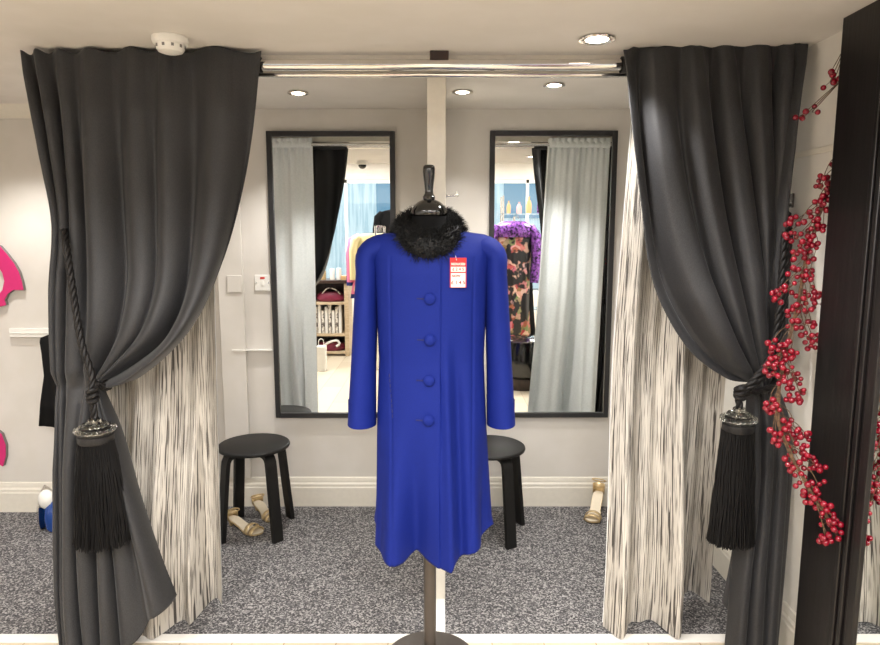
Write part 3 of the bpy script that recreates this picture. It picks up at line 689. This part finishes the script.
# ---------------------------------------------------------------- mannequin
mx, my = -.035, 2.12
t = thing('dress_form', (mx,my,0), 'black dress form on a grey metal pole wearing the blue coat', 'mannequin')
MB().lathe([(.0001,0),(.158,0),(.16,.003),(.158,.007),(.06,.012),(.034,.016),(.030,.03),(.024,.036)], (mx,my,0), 56).build('base', M['pole'], t)
MB().lathe([(.0215,.014),(.0215,.9)], (mx,my,0), 28).build('pole', M['pole'], t)
tor = []
for z, a, b in ((.78,.10,.08),(.80,.135,.10),(.9,.155,.11),(1.0,.145,.10),(1.1,.12,.088),(1.2,.13,.098),(1.3,.145,.105),(1.38,.15,.09),(1.43,.15,.07),(1.46,.11,.06),(1.475,.07,.055),(1.50,.056,.054),(1.545,.054,.053)):
    tor.append([(mx+a*math.cos(k*2*PI/40), my+b*math.sin(k*2*PI/40), z) for k in range(40)])
MB().grid(tor, close=True).build('torso', M['jersey'], t)
MB().lathe([(.0555,1.540),(.058,1.544),(.058,1.556),(.052,1.570),(.036,1.584),(.02,1.592),(.0001,1.594)], (mx,my,0), 40).build('neck_cap', M['gblack'], t)
MB().lathe([(.018,1.588),(.020,1.60),(.014,1.61),(.013,1.62),(.016,1.648),(.019,1.673),(.0195,1.686),(.0185,1.694),(.014,1.699),(.0001,1.70)], (mx,my,0), 28).build('finial', M['gblack'], t)

# ---------------------------------------------------------------- blue coat
cx, cy = -.028, 2.12
t = thing('coat', (cx,cy,.36), 'long royal blue coat with covered buttons on the dress form', 'coat')
seam = -.001                                   # x of the front closing edge, from the coat's middle... wearer's side overlaps
def coat_ring(z):
    zs = [.36,.6,.85,1.08,1.25,1.36,1.42,1.452,1.468,1.480,1.486,1.490]
    a = np.interp(z, zs, [.200,.190,.180,.170,.176,.182,.190,.198,.197,.172,.135,.10])
    b = np.interp(z, zs, [.15,.14,.13,.118,.128,.13,.115,.092,.075,.066,.064,.066])
    return a, b
rows = []; n = 280; nz = 110
zz = list(np.linspace(0, 1, nz))
for u in zz:
    z0 = 1.490 - (1.490-.425)*u
    row = []
    for k in range(n):
        an = 2*PI*k/n-PI/2                     # starts at the front centre
        ca, sa = math.cos(an), math.sin(an)
        z = z0
        a, b = coat_ring(z0)
        e = .86
        x = a*math.copysign(abs(ca)**e, ca); y = b*math.copysign(abs(sa)**e, sa)
        fl = sstep(.95, .38, z0)*1.0
        fold = .020*math.sin(an*5+.6)+.012*math.sin(an*9+2.2)
        x += fl*fold*ca*.55; y += fl*fold*sa*1.5
        front = sa < 0
        # long fold on the wearer's left front
        if front:
            y += .022*math.exp(-((x+.05)/.035)**2)*sstep(.95,.40,z0) - .010*math.exp(-((x-.055)/.022)**2)*sstep(1.0,.45,z0)
            g = math.exp(-((x-(.075+.03*(1.2-z0)-.03))/.014)**2)*sstep(1.25,.9,z0)
            y -= .016*g - .022*math.exp(-((x-(.105+.03*(1.2-z0)-.03))/.02)**2)*sstep(1.25,.9,z0)
            y += .004*math.exp(-((x+.125)/.004)**2)*sstep(1.44,1.36,z0) + .004*math.exp(-((x-.13)/.004)**2)*sstep(1.44,1.36,z0)
            # overlap step at the closing edge
            xe = .031 - .005*u
            y -= .0075*sstep(xe+.0022, xe-.0022, x)*sstep(-.20,.0,x)*sstep(1.5,1.44,z0)
        if u > .9:
            dz = np.interp(x, [-.2,-.13,-.09,-.05,-.01,.02,.066,.074,.12,.155,.18,.2], [.035,.008,.008,.030,.012,.002,-.004,.018,.038,.05,.075,.09])
            dz = dz*sstep(.25,-.25,sa) + .07*sstep(-.25,.25,sa)
            z += dz*(u-.9)/.1
        row.append((cx+x, cy+y, z))
    rows.append(row)
body = MB().grid(rows, close=True).build('body', M['coat'], t, angle=55, thick=.004)
def sleeve(sg):
    P = spline([(.120,.0,1.440),(.176,.0,1.437),(.202,.0,1.412),(.204,0,1.36),(.211,.0,1.26),(.218,-.004,1.13),(.225,-.012,1.0),(.231,-.02,.862)], 60)
    rws = []
    for i, q in enumerate(P):
        u = i/59
        rx = np.interp(u, [0,.06,.18,.4,.7,1], [.036,.041,.040,.039,.041,.047]); ry = np.interp(u, [0,.06,.18,.4,.7,1], [.06,.07,.078,.076,.07,.068])
        T = Vector(P[min(i+1,59)]-P[max(i-1,0)]).normalized(); A = Vector((T.z,0,-T.x)).normalized()*-1; B = Vector((0,1,0))
        rr = []
        for k in range(56):
            a = 2*PI*k/56
            wr = 1+.03*math.sin(3*a+u*5)*sstep(.2,.5,u)
            v = Vector(q)+A*(rx*wr*math.cos(a))+B*(ry*math.sin(a)*wr)
            rr.append((cx+sg*v.x, cy+v.y, v.z))
        rws.append(rr)
    rws.append([(cx+(p[0]-cx-sg*.231)*.94+sg*.231, cy+(p[1]-cy+.02)*.94-.02, p[2]) for p in rws[-1]])
    rws.append([(p[0], p[1], p[2]+.08) for p in rws[-1]])
    MB().grid(rws, close=True).build('sleeve', M['coat'], t, angle=60)
sleeve(-1); sleeve(1)
def body_front(x, z):                           # front y of the coat at (x, z)
    dg = bpy.context.evaluated_depsgraph_get()
    ok, loc, nr, ix_ = body.ray_cast(Vector((x,0,z))-Vector(body.matrix_world.translation), Vector((0,1,0)))
    return (loc.y + body.matrix_world.translation.y) if ok else cy-.13
bpy.context.view_layer.update()
for px_, z_ in ((-.031,1.288),(-.031,1.160),(-.034,1.032),(-.036,.906)):
    y_ = body_front(px_, z_)
    MB().lathe([(.0001,.0125),(.010,.0115),(.0165,.008),(.0185,.004),(.017,0),(.014,-.004)], (px_, y_, z_), 32, ax='y').build('button', M['coat'], t)
    yb = body_front(px_-.03, z_)
    MB().tube([(px_-.040,yb-.001,z_+.001),(px_-.018,body_front(px_-.02,z_)-.001,z_)], .0022, 6, flat=.6).build('buttonhole', M['coatin'], t)

pw = MB()
for k_ in range(9):
    za, zb_ = 1.045-.016*k_, 1.045-.016*k_-.011
    xa_, xb_ = -.160+.0012*k_, -.1594+.0012*k_
    pw.tube([(xa_, body_front(xa_, za)-.0005, za), (xb_, body_front(xb_, zb_)-.0005, zb_)], .0016, 6)
pw.build('pocket_stitching', M['coatin'], t)['kind'] = 'stuff'
# ---------------------------------------------------------------- fur collar
t = thing('fur_collar', (mx,my,1.45), 'fluffy black fur collar round the neck of the blue coat', 'fur collar')
rs = random.Random(5); rows = []; nr = 64; nt = 24; spikes = MB()
def fur_pt(a, b, g=1.):
    ex, ey = .084, .090
    front = (1-math.sin(a))/2                  # 1 at the front (-y)
    zc_ = 1.535-.092*front
    rt = (.026+.004*front)*g; rz = (.034+.010*front)*g
    r_ = 1+0*a
    px = math.cos(a)*(ex+rt*math.cos(b)); py = math.sin(a)*(ey+rt*math.cos(b)); pz = zc_+rz*math.sin(b) - .02*front*math.cos(b)*.5
    return Vector((mx+px, my-.012+py, pz))
for i in range(nr):
    a = 2*PI*i/nr
    rows.append([tuple(fur_pt(a, 2*PI*k/nt, 1+.05*math.sin(5*a+3*k))) for k in range(nt)])
rows.append(rows[0])
MB().grid(rows, close=True).build('pelt', M['fur'], t)
sp = MB()
for q in range(9000):
    a = rs.random()*2*PI; b = rs.random()*2*PI
    p0 = fur_pt(a, b, .97); p1 = fur_pt(a, b, 1.0+.3); nn = (p1-p0).normalized()
    side = Vector((rs.uniform(-1,1), rs.uniform(-1,1), rs.uniform(-1.1,.5)))*.6
    dr = (nn+side).normalized(); L = rs.uniform(.012,.028)
    o = dr.orthogonal().normalized()*.0011; o2 = dr.cross(o)
    m_ = p0+dr*L*.6; e_ = p0+dr*L+Vector((0,0,-.004))
    sp.add([p0+o, p0-o*.5+o2*.87, p0-o*.5-o2*.87, m_+o*.6, m_-o*.3+o2*.5, m_-o*.3-o2*.5, e_],
           [(0,1,4,3),(1,2,5,4),(2,0,3,5),(3,4,6),(4,5,6),(5,3,6)])
sp.build('fur_pile', M['fur'], t, angle=80)['kind'] = 'stuff'

# ---------------------------------------------------------------- price tag
tx0, tz0, tx1, tz1 = .030, 1.322, .080, 1.412
ty = min(body_front(x, z) for x in (.03,.05,.08) for z in (1.32,1.36,1.41))-.004
t = thing('price_tag', (.05,ty,1.318), 'red and white price tag pinned to the chest of the blue coat', 'price tag')
card = MB().box(tx0,tx1,ty-.0012,ty,tz0,tz1).build('card', M['red'], t, smooth=False)
MB().box(tx0+.003,tx1-.003,ty-.0018,ty-.001,1.370,1.385).build('white_panel', M['paper'], card, smooth=False)
MB().box(tx0+.003,tx1-.003,ty-.0018,ty-.001,1.323,1.366).build('white_panel', M['paper'], card, smooth=False)
MB().tube([(.047,ty+.002,1.418),(.050,ty-.002,1.405)], .0008, 6).build('tag_pin', M['white'], t)
def text(body_, name, x, z, size, y, m, parent, bold=.0, rot=(R(90),0,0), align='CENTER', ext=.0003, sx=1.):
    c = bpy.data.curves.new(name, 'FONT'); c.body = body_; c.size = size; c.align_x = align; c.align_y = 'CENTER'; c.extrude = ext; c.offset = bold
    o = bpy.data.objects.new(name, c); COL.objects.link(o); bpy.context.view_layer.update()
    me = bpy.data.meshes.new_from_object(o.evaluated_get(bpy.context.evaluated_depsgraph_get()))
    bpy.data.objects.remove(o); bpy.data.curves.remove(c)
    me.materials.clear(); me.materials.append(m)
    n = bpy.data.objects.new(name, me); COL.objects.link(n); n.parent = parent
    n.location = Vector((x, y, z))-Vector(parent['_w']); n.rotation_euler = rot; n.scale = (sx,1,1); n['_w'] = parent['_w']
    return n
xm = (tx0+tx1)/2
text('REDUCED', 'heading_lettering', xm, 1.393, .0094, ty-.0018, M['paper'], card, .0003)
text('£ 2 4 5', 'price_lettering', xm, 1.3775, .0125, ty-.0022, M['ink'], card, .0004)
text('NOW', 'price_lettering', xm-.006, 1.357, .010, ty-.0022, M['ink'], card, .0004)
text('£ 1 4 5', 'price_lettering', xm, 1.337, .015, ty-.0022, M['ink'], card, .0004)

# ---------------------------------------------------------------- dark framed mirror on the right wall
xf = 1.18
t = thing('framed_mirror', (XR,1.4,0), 'huge mirror with wide dark oak frame on the right wall, floor to ceiling', 'mirror')
MB().box(xf,XR-.0005,1.835,2.02,.0005,ZC-.0005).build('side_board', M['wood'], t, bevel=.002)
st = MB()
for i, (y0, y1, dx) in enumerate(((1.818,1.835,-.004),(1.802,1.817,.003),(1.784,1.801,-.006),(1.768,1.783,.003),(1.732,1.767,-.003))):
    st.box(xf+dx, XR-.0005, y0, y1, .0005, ZC-.0005)
st.build('fluted_moulding', M['wood'], t, bevel=.003)
MB().box(xf,XR-.0005,.86,1.02,.0005,ZC-.0005).build('near_stile', M['wood'], t, bevel=.003)
MB().box(xf+.002,XR-.0005,1.02,1.732,.0005,.16).build('bottom_rail', M['wood'], t, bevel=.003)
MB().box(xf+.002,XR-.0005,1.02,1.732,ZC-.12,ZC-.0005).build('top_rail', M['wood'], t, bevel=.003)
MB().box(xf+.005,xf+.011,1.018,1.734,.158,ZC-.118).build('mirror_glass', M['mirror'], t, smooth=False)
# dado line on the right wall
struct('trim_7', MB().box(XR-.006,XR,2.03,YB,1.745,1.765), M['trimw'], bevel=.002)

# ---------------------------------------------------------------- red berry garland
stem = [(1.236,2.075,2.098),(1.236,2.075,1.99),(1.225,2.075,1.86),(1.232,2.075,1.692),(1.202,2.075,1.604),(1.173,2.070,1.502),(1.147,2.060,1.402),(1.133,2.050,1.309),(1.109,2.030,1.223),(1.074,2.000,1.143),(1.047,1.970,1.054),(1.028,1.940,0.977),(1.020,1.910,0.914),(1.041,1.890,0.849),(1.072,1.860,0.773),(1.111,1.835,0.700),(1.148,1.820,0.642)]
t = thing('berry_garland', (1.2,2.075,1.0), 'artificial red berry garland hanging between the right curtain and the dark frame', 'garland')
SP = spline(stem, 90)
mb = MB()
for k in range(3):
    mb.tube([tuple(Vector(q)+Vector((.004*math.cos(i*.35+k*2.1),.003*math.sin(i*.3+k*2.1),0))) for i, q in enumerate(SP)], .0026, 6)
CL = [(1.185,2.070,1.970),(1.199,2.070,1.952),(1.187,2.075,1.942),(1.106,2.080,1.840),(1.142,2.080,1.854),(1.124,2.080,1.845),
 (1.208,2.070,1.688),(1.186,2.070,1.658),(1.205,2.070,1.649),(1.179,2.070,1.622),(1.200,2.070,1.597),(1.171,2.070,1.570),(1.191,2.060,1.560),(1.127,2.070,1.530),(1.154,2.070,1.548),(1.100,2.070,1.517),(1.082,2.060,1.477),(1.110,2.060,1.471),(1.140,2.060,1.486),(1.166,2.060,1.520),(1.192,2.060,1.505),(1.137,2.060,1.446),(1.165,2.060,1.455),(1.169,2.060,1.406),(1.149,2.060,1.421),(1.102,2.060,1.412),(1.108,2.060,1.371),(1.129,2.050,1.362),(1.154,2.050,1.353),
 (1.066,2.060,1.305),(1.065,2.060,1.277),(1.097,2.060,1.315),(1.161,2.050,1.306),(1.184,2.050,1.297),(1.189,2.050,1.265),(1.136,2.040,1.282),(1.128,2.040,1.253),(1.150,2.040,1.250),(1.107,2.040,1.238),(1.099,2.030,1.201),(1.148,2.040,1.200),(1.170,2.040,1.203),(1.157,2.040,1.161),(1.175,2.040,1.136),(1.177,2.040,1.155),
 (1.017,1.990,1.148),(1.042,1.990,1.135),(1.066,1.990,1.141),(1.044,1.980,1.115),(1.075,1.980,1.121),(1.021,1.980,1.093),(1.054,1.970,1.083),(1.005,1.970,1.076),(1.028,1.970,1.064),(1.074,1.970,1.064),(1.042,1.960,1.047),(1.094,1.970,1.039),(1.071,1.960,1.022),(1.100,1.960,1.007),(1.102,1.950,0.990),(1.068,1.950,0.993),(1.010,1.940,0.971),(1.015,1.930,0.955),(0.998,1.940,0.959),
 (1.043,1.910,0.917),(1.065,1.910,0.911),(1.082,1.910,0.880),(1.000,1.910,0.886),(1.012,1.900,0.871),(1.036,1.900,0.865),(1.106,1.910,0.880),(1.062,1.890,0.849),(1.086,1.890,0.843),(1.102,1.890,0.827),(1.047,1.880,0.812),(1.075,1.880,0.806),(1.105,1.880,0.803),(1.129,1.880,0.797),(1.053,1.870,0.785),(1.073,1.860,0.755),(1.115,1.850,0.753),(1.082,1.850,0.725),(1.108,1.850,0.728),(1.090,1.840,0.707),(1.120,1.840,0.698),(1.127,1.830,0.687),(1.146,1.820,0.664),(1.165,1.820,0.648),(1.138,1.820,0.648),(1.152,1.815,0.620),(1.136,1.815,0.601),(1.131,1.815,0.595)]
rs = random.Random(21); pos = []; tw = mb
for ci, c in enumerate(CL):
    c = Vector(c); j = int(np.argmin(np.linalg.norm(SP-np.array(c), axis=1))); j = max(0, j-5)
    base = Vector(SP[j]); mid = (base+c)/2+Vector((rs.uniform(-.008,.008), rs.uniform(-.01,.005), .008))
    if ci < 3: base = Vector((1.236,2.075,2.07)); mid = (base+c)/2
    elif ci < 6: base = Vector((1.234,2.075,1.96)); mid = (base+c)/2
    tw.tube([tuple(q) for q in spline([base, mid, c], 8)], .0012, 5)
    got = 0; tries = 0
    while got < (4 if ci > 5 else 2) and tries < 60:
        tries += 1
        q = c+Vector((rs.uniform(-.017,.017), rs.uniform(-.018,.014), rs.uniform(-.016,.016)))
        if q.x > xf-.012 and q.y < 2.035: q.x = xf-.012
        if all((q-o_).length > .0145 for o_, _ in pos):
            r_ = rs.choice((.0074,.0084,.009,.0098)); pos.append((q, r_)); got += 1
            tw.tube([tuple(c), tuple(q)], .0009, 4)
tw.build('stem', M['twig'], t)
order = sorted(range(len(pos)), key=lambda i: -pos[i][1]/pos[i][0].length)
first = set(order[:100]); bm_ = MB().sphere((0,0,0), 1, 14, 10)
pro = None; rest = MB()
for i, (q, r_) in enumerate(pos):
    if i in first:
        if pro is None:
            pro = bm_.build('berry', M['berry'], t); pro['_w'] = t['_w']; b = pro
        else:
            b = pro.copy(); COL.objects.link(b)
        b.parent = t
        b.location = q-Vector(t['_w']); b.scale = (r_,r_,r_)
    else: rest.sphere(q, r_, 12, 8)
rest.build('berries', M['berry'], t)['kind'] = 'stuff'
for v in pro.data.vertices: v.co = v.co + Vector(t['_w'])

# ---------------------------------------------------------------- the shop behind the viewer (seen in the mirrors)
# shelving unit with dark top
ux0, ux1, uy0, uy1 = -2.1, -1.10, -1.32, -.98
t = thing('shelving_unit', ((ux0+ux1)/2,(uy0+uy1)/2,0), 'pale oak shelving unit with dark top in the left mirror reflection', 'shelving')
for x in (ux0, ux1-.05, (ux0+ux1)/2-.02): MB().box(x,x+.05,uy0,uy1,.0005,.885).build('upright', M['oak'], t, bevel=.002)
for z in (.03,.245,.63): MB().box(ux0+.05,ux1-.05,uy0+.01,uy1-.005,z,z+.028).build('shelf', M['oak'], t, bevel=.002)
MB().box(ux0-.01,ux1+.02,uy0-.01,uy1+.02,.886,.925).build('top', M['darktop'], t, bevel=.003)
MB().box(ux0+.05,ux1-.05,uy0,uy0+.01,.03,.885).build('back_panel', M['darktop'], t, smooth=False)
def simple(name, mb, m, label, cat, loc, group=None, bevel=.004):
    return tag(mb.build(name, m, None, origin=loc, bevel=bevel), label, cat, group)
for k in range(9):
    x = -1.565+k*.042; hh = .28+.04*((k*7)%3)
    simple('magazine', MB().box(x,x+.034,-1.28,-1.03,.275,.275+hh), M['pcards'] if k%2 else M['offwhite'], 'thin upright magazine on the middle shelf of the oak unit', 'magazine', (x,-1.15,.275), 'magazines on the middle shelf', .002)
t = thing('handbag', (-1.33,-1.1,.66), 'maroon handbag on the upper shelf of the oak unit', 'bag')
MB().lathe([(.0001,.66),(.12,.66),(.15,.69),(.14,.74),(.1,.775),(.0001,.78)], (-1.33,-1.1,0), 28, sc=(1.2,.6)).build('bag_body', M['maroon'], t)
MB().tube([tuple(q) for q in spline([(-1.44,-1.06,.74),(-1.36,-1.03,.82),(-1.27,-1.04,.81),(-1.2,-1.06,.74)], 16)], .008, 8).build('bag_handle', M['pcards'], t)
t = thing('handbag', (-1.40,-1.1,.06), 'crimson handbag with a white strap on the bottom shelf', 'bag')
MB().lathe([(.0001,.0585),(.13,.0585),(.15,.09),(.13,.15),(.0001,.17)], (-1.33,-1.1,0), 28, sc=(1.2,.6)).build('bag_body', M['maroon'], t)
MB().tube([tuple(q) for q in spline([(-1.42,-1.03,.12),(-1.34,-1.0,.17),(-1.25,-1.0,.19),(-1.22,-1.0,.15),(-1.26,-.99,.12)], 16)], .014, 8).build('bag_strap', M['offwhite'], t)
for k, (x, r_, h_, m_, lb) in enumerate(((-1.41,.035,.11,M['gold'],'gold jar'),(-1.30,.03,.13,M['white'],'white candle'),(-1.22,.03,.14,M['offwhite'],'cream candle'))):
    simple('candle' if k else 'jar', MB().lathe([(.0001,.9255),(r_,.9255),(r_,.9255+h_),(.0001,.9255+h_)], (x,-1.06,0), 24), m_, lb+' on the dark top of the oak unit', 'candle' if k else 'jar', (x,-1.06,.9255), None, .003)
simple('box', MB().box(-1.19,-1.09,-1.15,-1.0,.9255,.975), M['tan'], 'flat tan box at the end of the dark shelf top', 'box', (-1.14,-1.07,.9255))
t = thing('carrier_bag', (-1.27,-.16,0), 'white carrier bag standing on the shop floor in the left mirror', 'bag')
MB().box(-1.34,-1.24,-.22,-.10,.0005,.27).build('bag_body', M['white'], t, bevel=.006)
MB().tube([tuple(q) for q in spline([(-1.32,-.16,.27),(-1.31,-.16,.34),(-1.27,-.16,.34),(-1.26,-.16,.27)], 12)], .004, 6).build('bag_handle', M['white'], t)
# clothes rail
def rail(x, y0, y1, z, label):
    t = thing('clothes_rail', (x,(y0+y1)/2,0), label, 'clothes rail')
    MB().tube([(x,y0,z),(x,y1,z)], .013, 12).build('hanging_bar', M['chrome'], t)
    for y in (y0, y1):
        MB().tube([(x,y,.025),(x,y,z)], .013, 12).build('upright', M['chrome'], t)
        MB().tube([(x-.22,y,.02),(x+.22,y,.02)], .013, 12).build('foot', M['chrome'], t)
rail(-.68, -1.25, -.12, 1.56, 'chrome clothes rail of knitwear in the left mirror')
for k, (nm, y, m_, ln, wd, lb, dx) in enumerate((
  ('cardigan', -.22, M['cream'], .62, .44, 'pale yellow cardigan at the front of the clothes rail', 0),
  ('jumper', -.33, M['rose'], .66, .46, 'pink jumper behind the yellow cardigan on the rail', -.02),
  ('jacket', -.45, M['navy'], .72, .47, 'navy blue jacket behind the pink jumper on the rail', -.03),
  ('shirt', -.57, M['offwhite'], .72, .48, 'white shirt behind the navy jacket on the rail', -.03),
  ('dress', -.69, M['mblack'], .98, .42, 'black dress behind the white shirt on the rail', 0),
  ('blouse', -.81, M['rose'], .66, .44, 'pink blouse deep in the row on the rail', 0),
  ('top', -.93, M['mblack'], .70, .44, 'black top deep in the row on the rail', 0))):
    garment(nm, -.68-.0+dx*0, y, 1.48, ln, wd+abs(dx)*3, m_, lb, 'clothing', group='garments on the clothes rail', sl=.8, depth=.045, seed=k)
# taller black jackets further back
rail(-.55, -2.3, -1.5, 1.86, 'tall chrome clothes rail of black jackets near the window')
for k in range(4):
    garment('jacket', -.55, -1.6-.16*k, 1.78, .85, .46, M['jersey'], 'black jacket on the tall rail, %s from the front' % ('first','second','third','fourth')[k], 'clothing', group='black jackets on the tall rail', seed=20+k)
# dome camera
t = thing('dome_camera', (-.68,1.0,ZC), 'small white dome camera under the edge of the low ceiling', 'security camera')
MB().lathe([(.0001,ZC-.0005),(.05,ZC-.0005),(.05,ZC-.03),(.045,ZC-.034)], (-.68,.98,0), 28).build('housing', M['plastic'], t)
MB().sphere((-.68,.98,ZC-.036), .036, 20, 12, (1,1,.9)).build('dome', M['darklens'], t)
# floral dress on a stand
dx_, dy_ = .80, -.3
t = thing('dress_stand', (dx_,dy_,0), 'chrome stand holding the floral dress in the right mirror', 'stand')
MB().lathe([(.0001,0),(.16,0),(.16,.01),(.02,.02)], (dx_,dy_,0), 32).build('base', M['chrome'], t)
MB().tube([(dx_,dy_,.01),(dx_,dy_,1.66)], .012, 12).build('pole', M['chrome'], t)
t = garment('dress', dx_, dy_, 1.60, 1.22, .40, M['floral'], 'black dress with a colourful flower print in the right mirror', 'dress', sleeves=False, depth=.1, flare=1.0, seed=9)
yk = []
for h, wf, d_ in ((.0,.6,.055),(.02,.8,.085),(.06,1.04,.115),(.12,1.05,.115),(.17,.98,.112)):
    yk.append([(dx_+.20*wf*math.cos(a), dy_+d_*math.sin(a), 1.61-h) for a in np.linspace(0,2*PI,40,endpoint=False)])
MB().grid(yk, close=True).build('sequin_yoke', M['purple'], t, angle=80, thick=.004)
MB().tube([(dx_+.17,dy_+.02,1.55),(dx_+.235,dy_+.03,1.45),(dx_+.245,dy_+.05,1.2),(dx_+.22,dy_+.06,.95)], [.05,.06,.055,.045], 16).build('sequin_sleeve', M['purple'], t)
MB().tube([(dx_-.17,dy_+.02,1.55),(dx_-.235,dy_+.03,1.45),(dx_-.245,dy_+.05,1.2),(dx_-.22,dy_+.06,.95)], [.05,.06,.055,.045], 16).build('sequin_sleeve', M['purple'], t)
garment('dress', dx_+.03, dy_-.22, 1.58, 1.3, .46, M['jersey'], 'plain black dress hanging behind the flower print dress', 'dress', sleeves=False, depth=.09, seed=31)
# black pouf
t = thing('pouf', (.78,.62,0), 'round black pouf on the shop floor in the right mirror', 'pouf')
MB().lathe([(.0001,.11),(.20,.11),(.235,.14),(.245,.25),(.24,.40),(.215,.465),(.15,.49),(.0001,.495)], (.80,.60,0), 48).build('cushion', M['gblack'], t)
MB().lathe([(.0001,0.0005),(.19,.0005),(.2,.02),(.2,.109),(.0001,.11)], (.80,.60,0), 48).build('plinth', M['darktop'], t)
# glass display shelves with ornaments and bottles
t = thing('display_shelves', (1.35,-1.7,0), 'chrome and glass display shelves in the right mirror', 'shelving')
for x in (.8,1.9):
    for y in (-1.55,-1.85): MB().tube([(x,y,0.0005),(x,y,1.95)], .012, 10).build('post', M['chrome'], t)
for z in (.5,.95,1.38,1.72): MB().box(.78,1.92,-1.87,-1.53,z,z+.010).build('shelf', M['glass'], t, smooth=False)
rs = random.Random(4); cnt = 0
words = ['tall','short','slim','squat']
for z in (.96,1.39,1.73):
    for k in range(8):
        x = .88+k*.13; hh = rs.uniform(.10,.24); rr = rs.uniform(.022,.04); y = -1.66+rs.uniform(-.04,.04)
        m_ = rs.choice((M['skin'],M['purple'],M['offwhite'],M['mblack'],M['tan'],M['maroon'],M['skin']))
        simple('ornament', MB().lathe([(.0001,z+.0005),(rr,z+.0005),(rr*1.05,z+hh*.5),(rr*.8,z+hh*.72),(rr*.35,z+hh*.8),(rr*.35,z+hh*.95),(rr*.45,z+hh),(.0001,z+hh)], (x,y,0), 18), m_, 'small bottle shaped ornament on the glass display shelves', 'ornament', (x,y,z+.0005), 'ornaments on the glass display shelves', 0)
# street outside the window
fb = thing('street_building', (0,-12,-.1), 'pale panelled building across the street outside the shop window', 'building')
MB().box(-14,12,-13,-12,-.1,9).build('cladding', M['facade'], fb, smooth=False)
for i in range(6):
    for k in range(2):
        MB().box(-9+i*3.6,-7.6+i*3.6,-12,-11.97,1.9+k*2.6,3.5+k*2.6).build('building_window', M['facadeglass'], fb, smooth=False)
struct('street_ground', MB().box(-14,12,-12,YW-.13,-.2,-.1), M['pave'], smooth=False)
for o in bpy.data.objects:
    if '_w' in o: del o['_w']
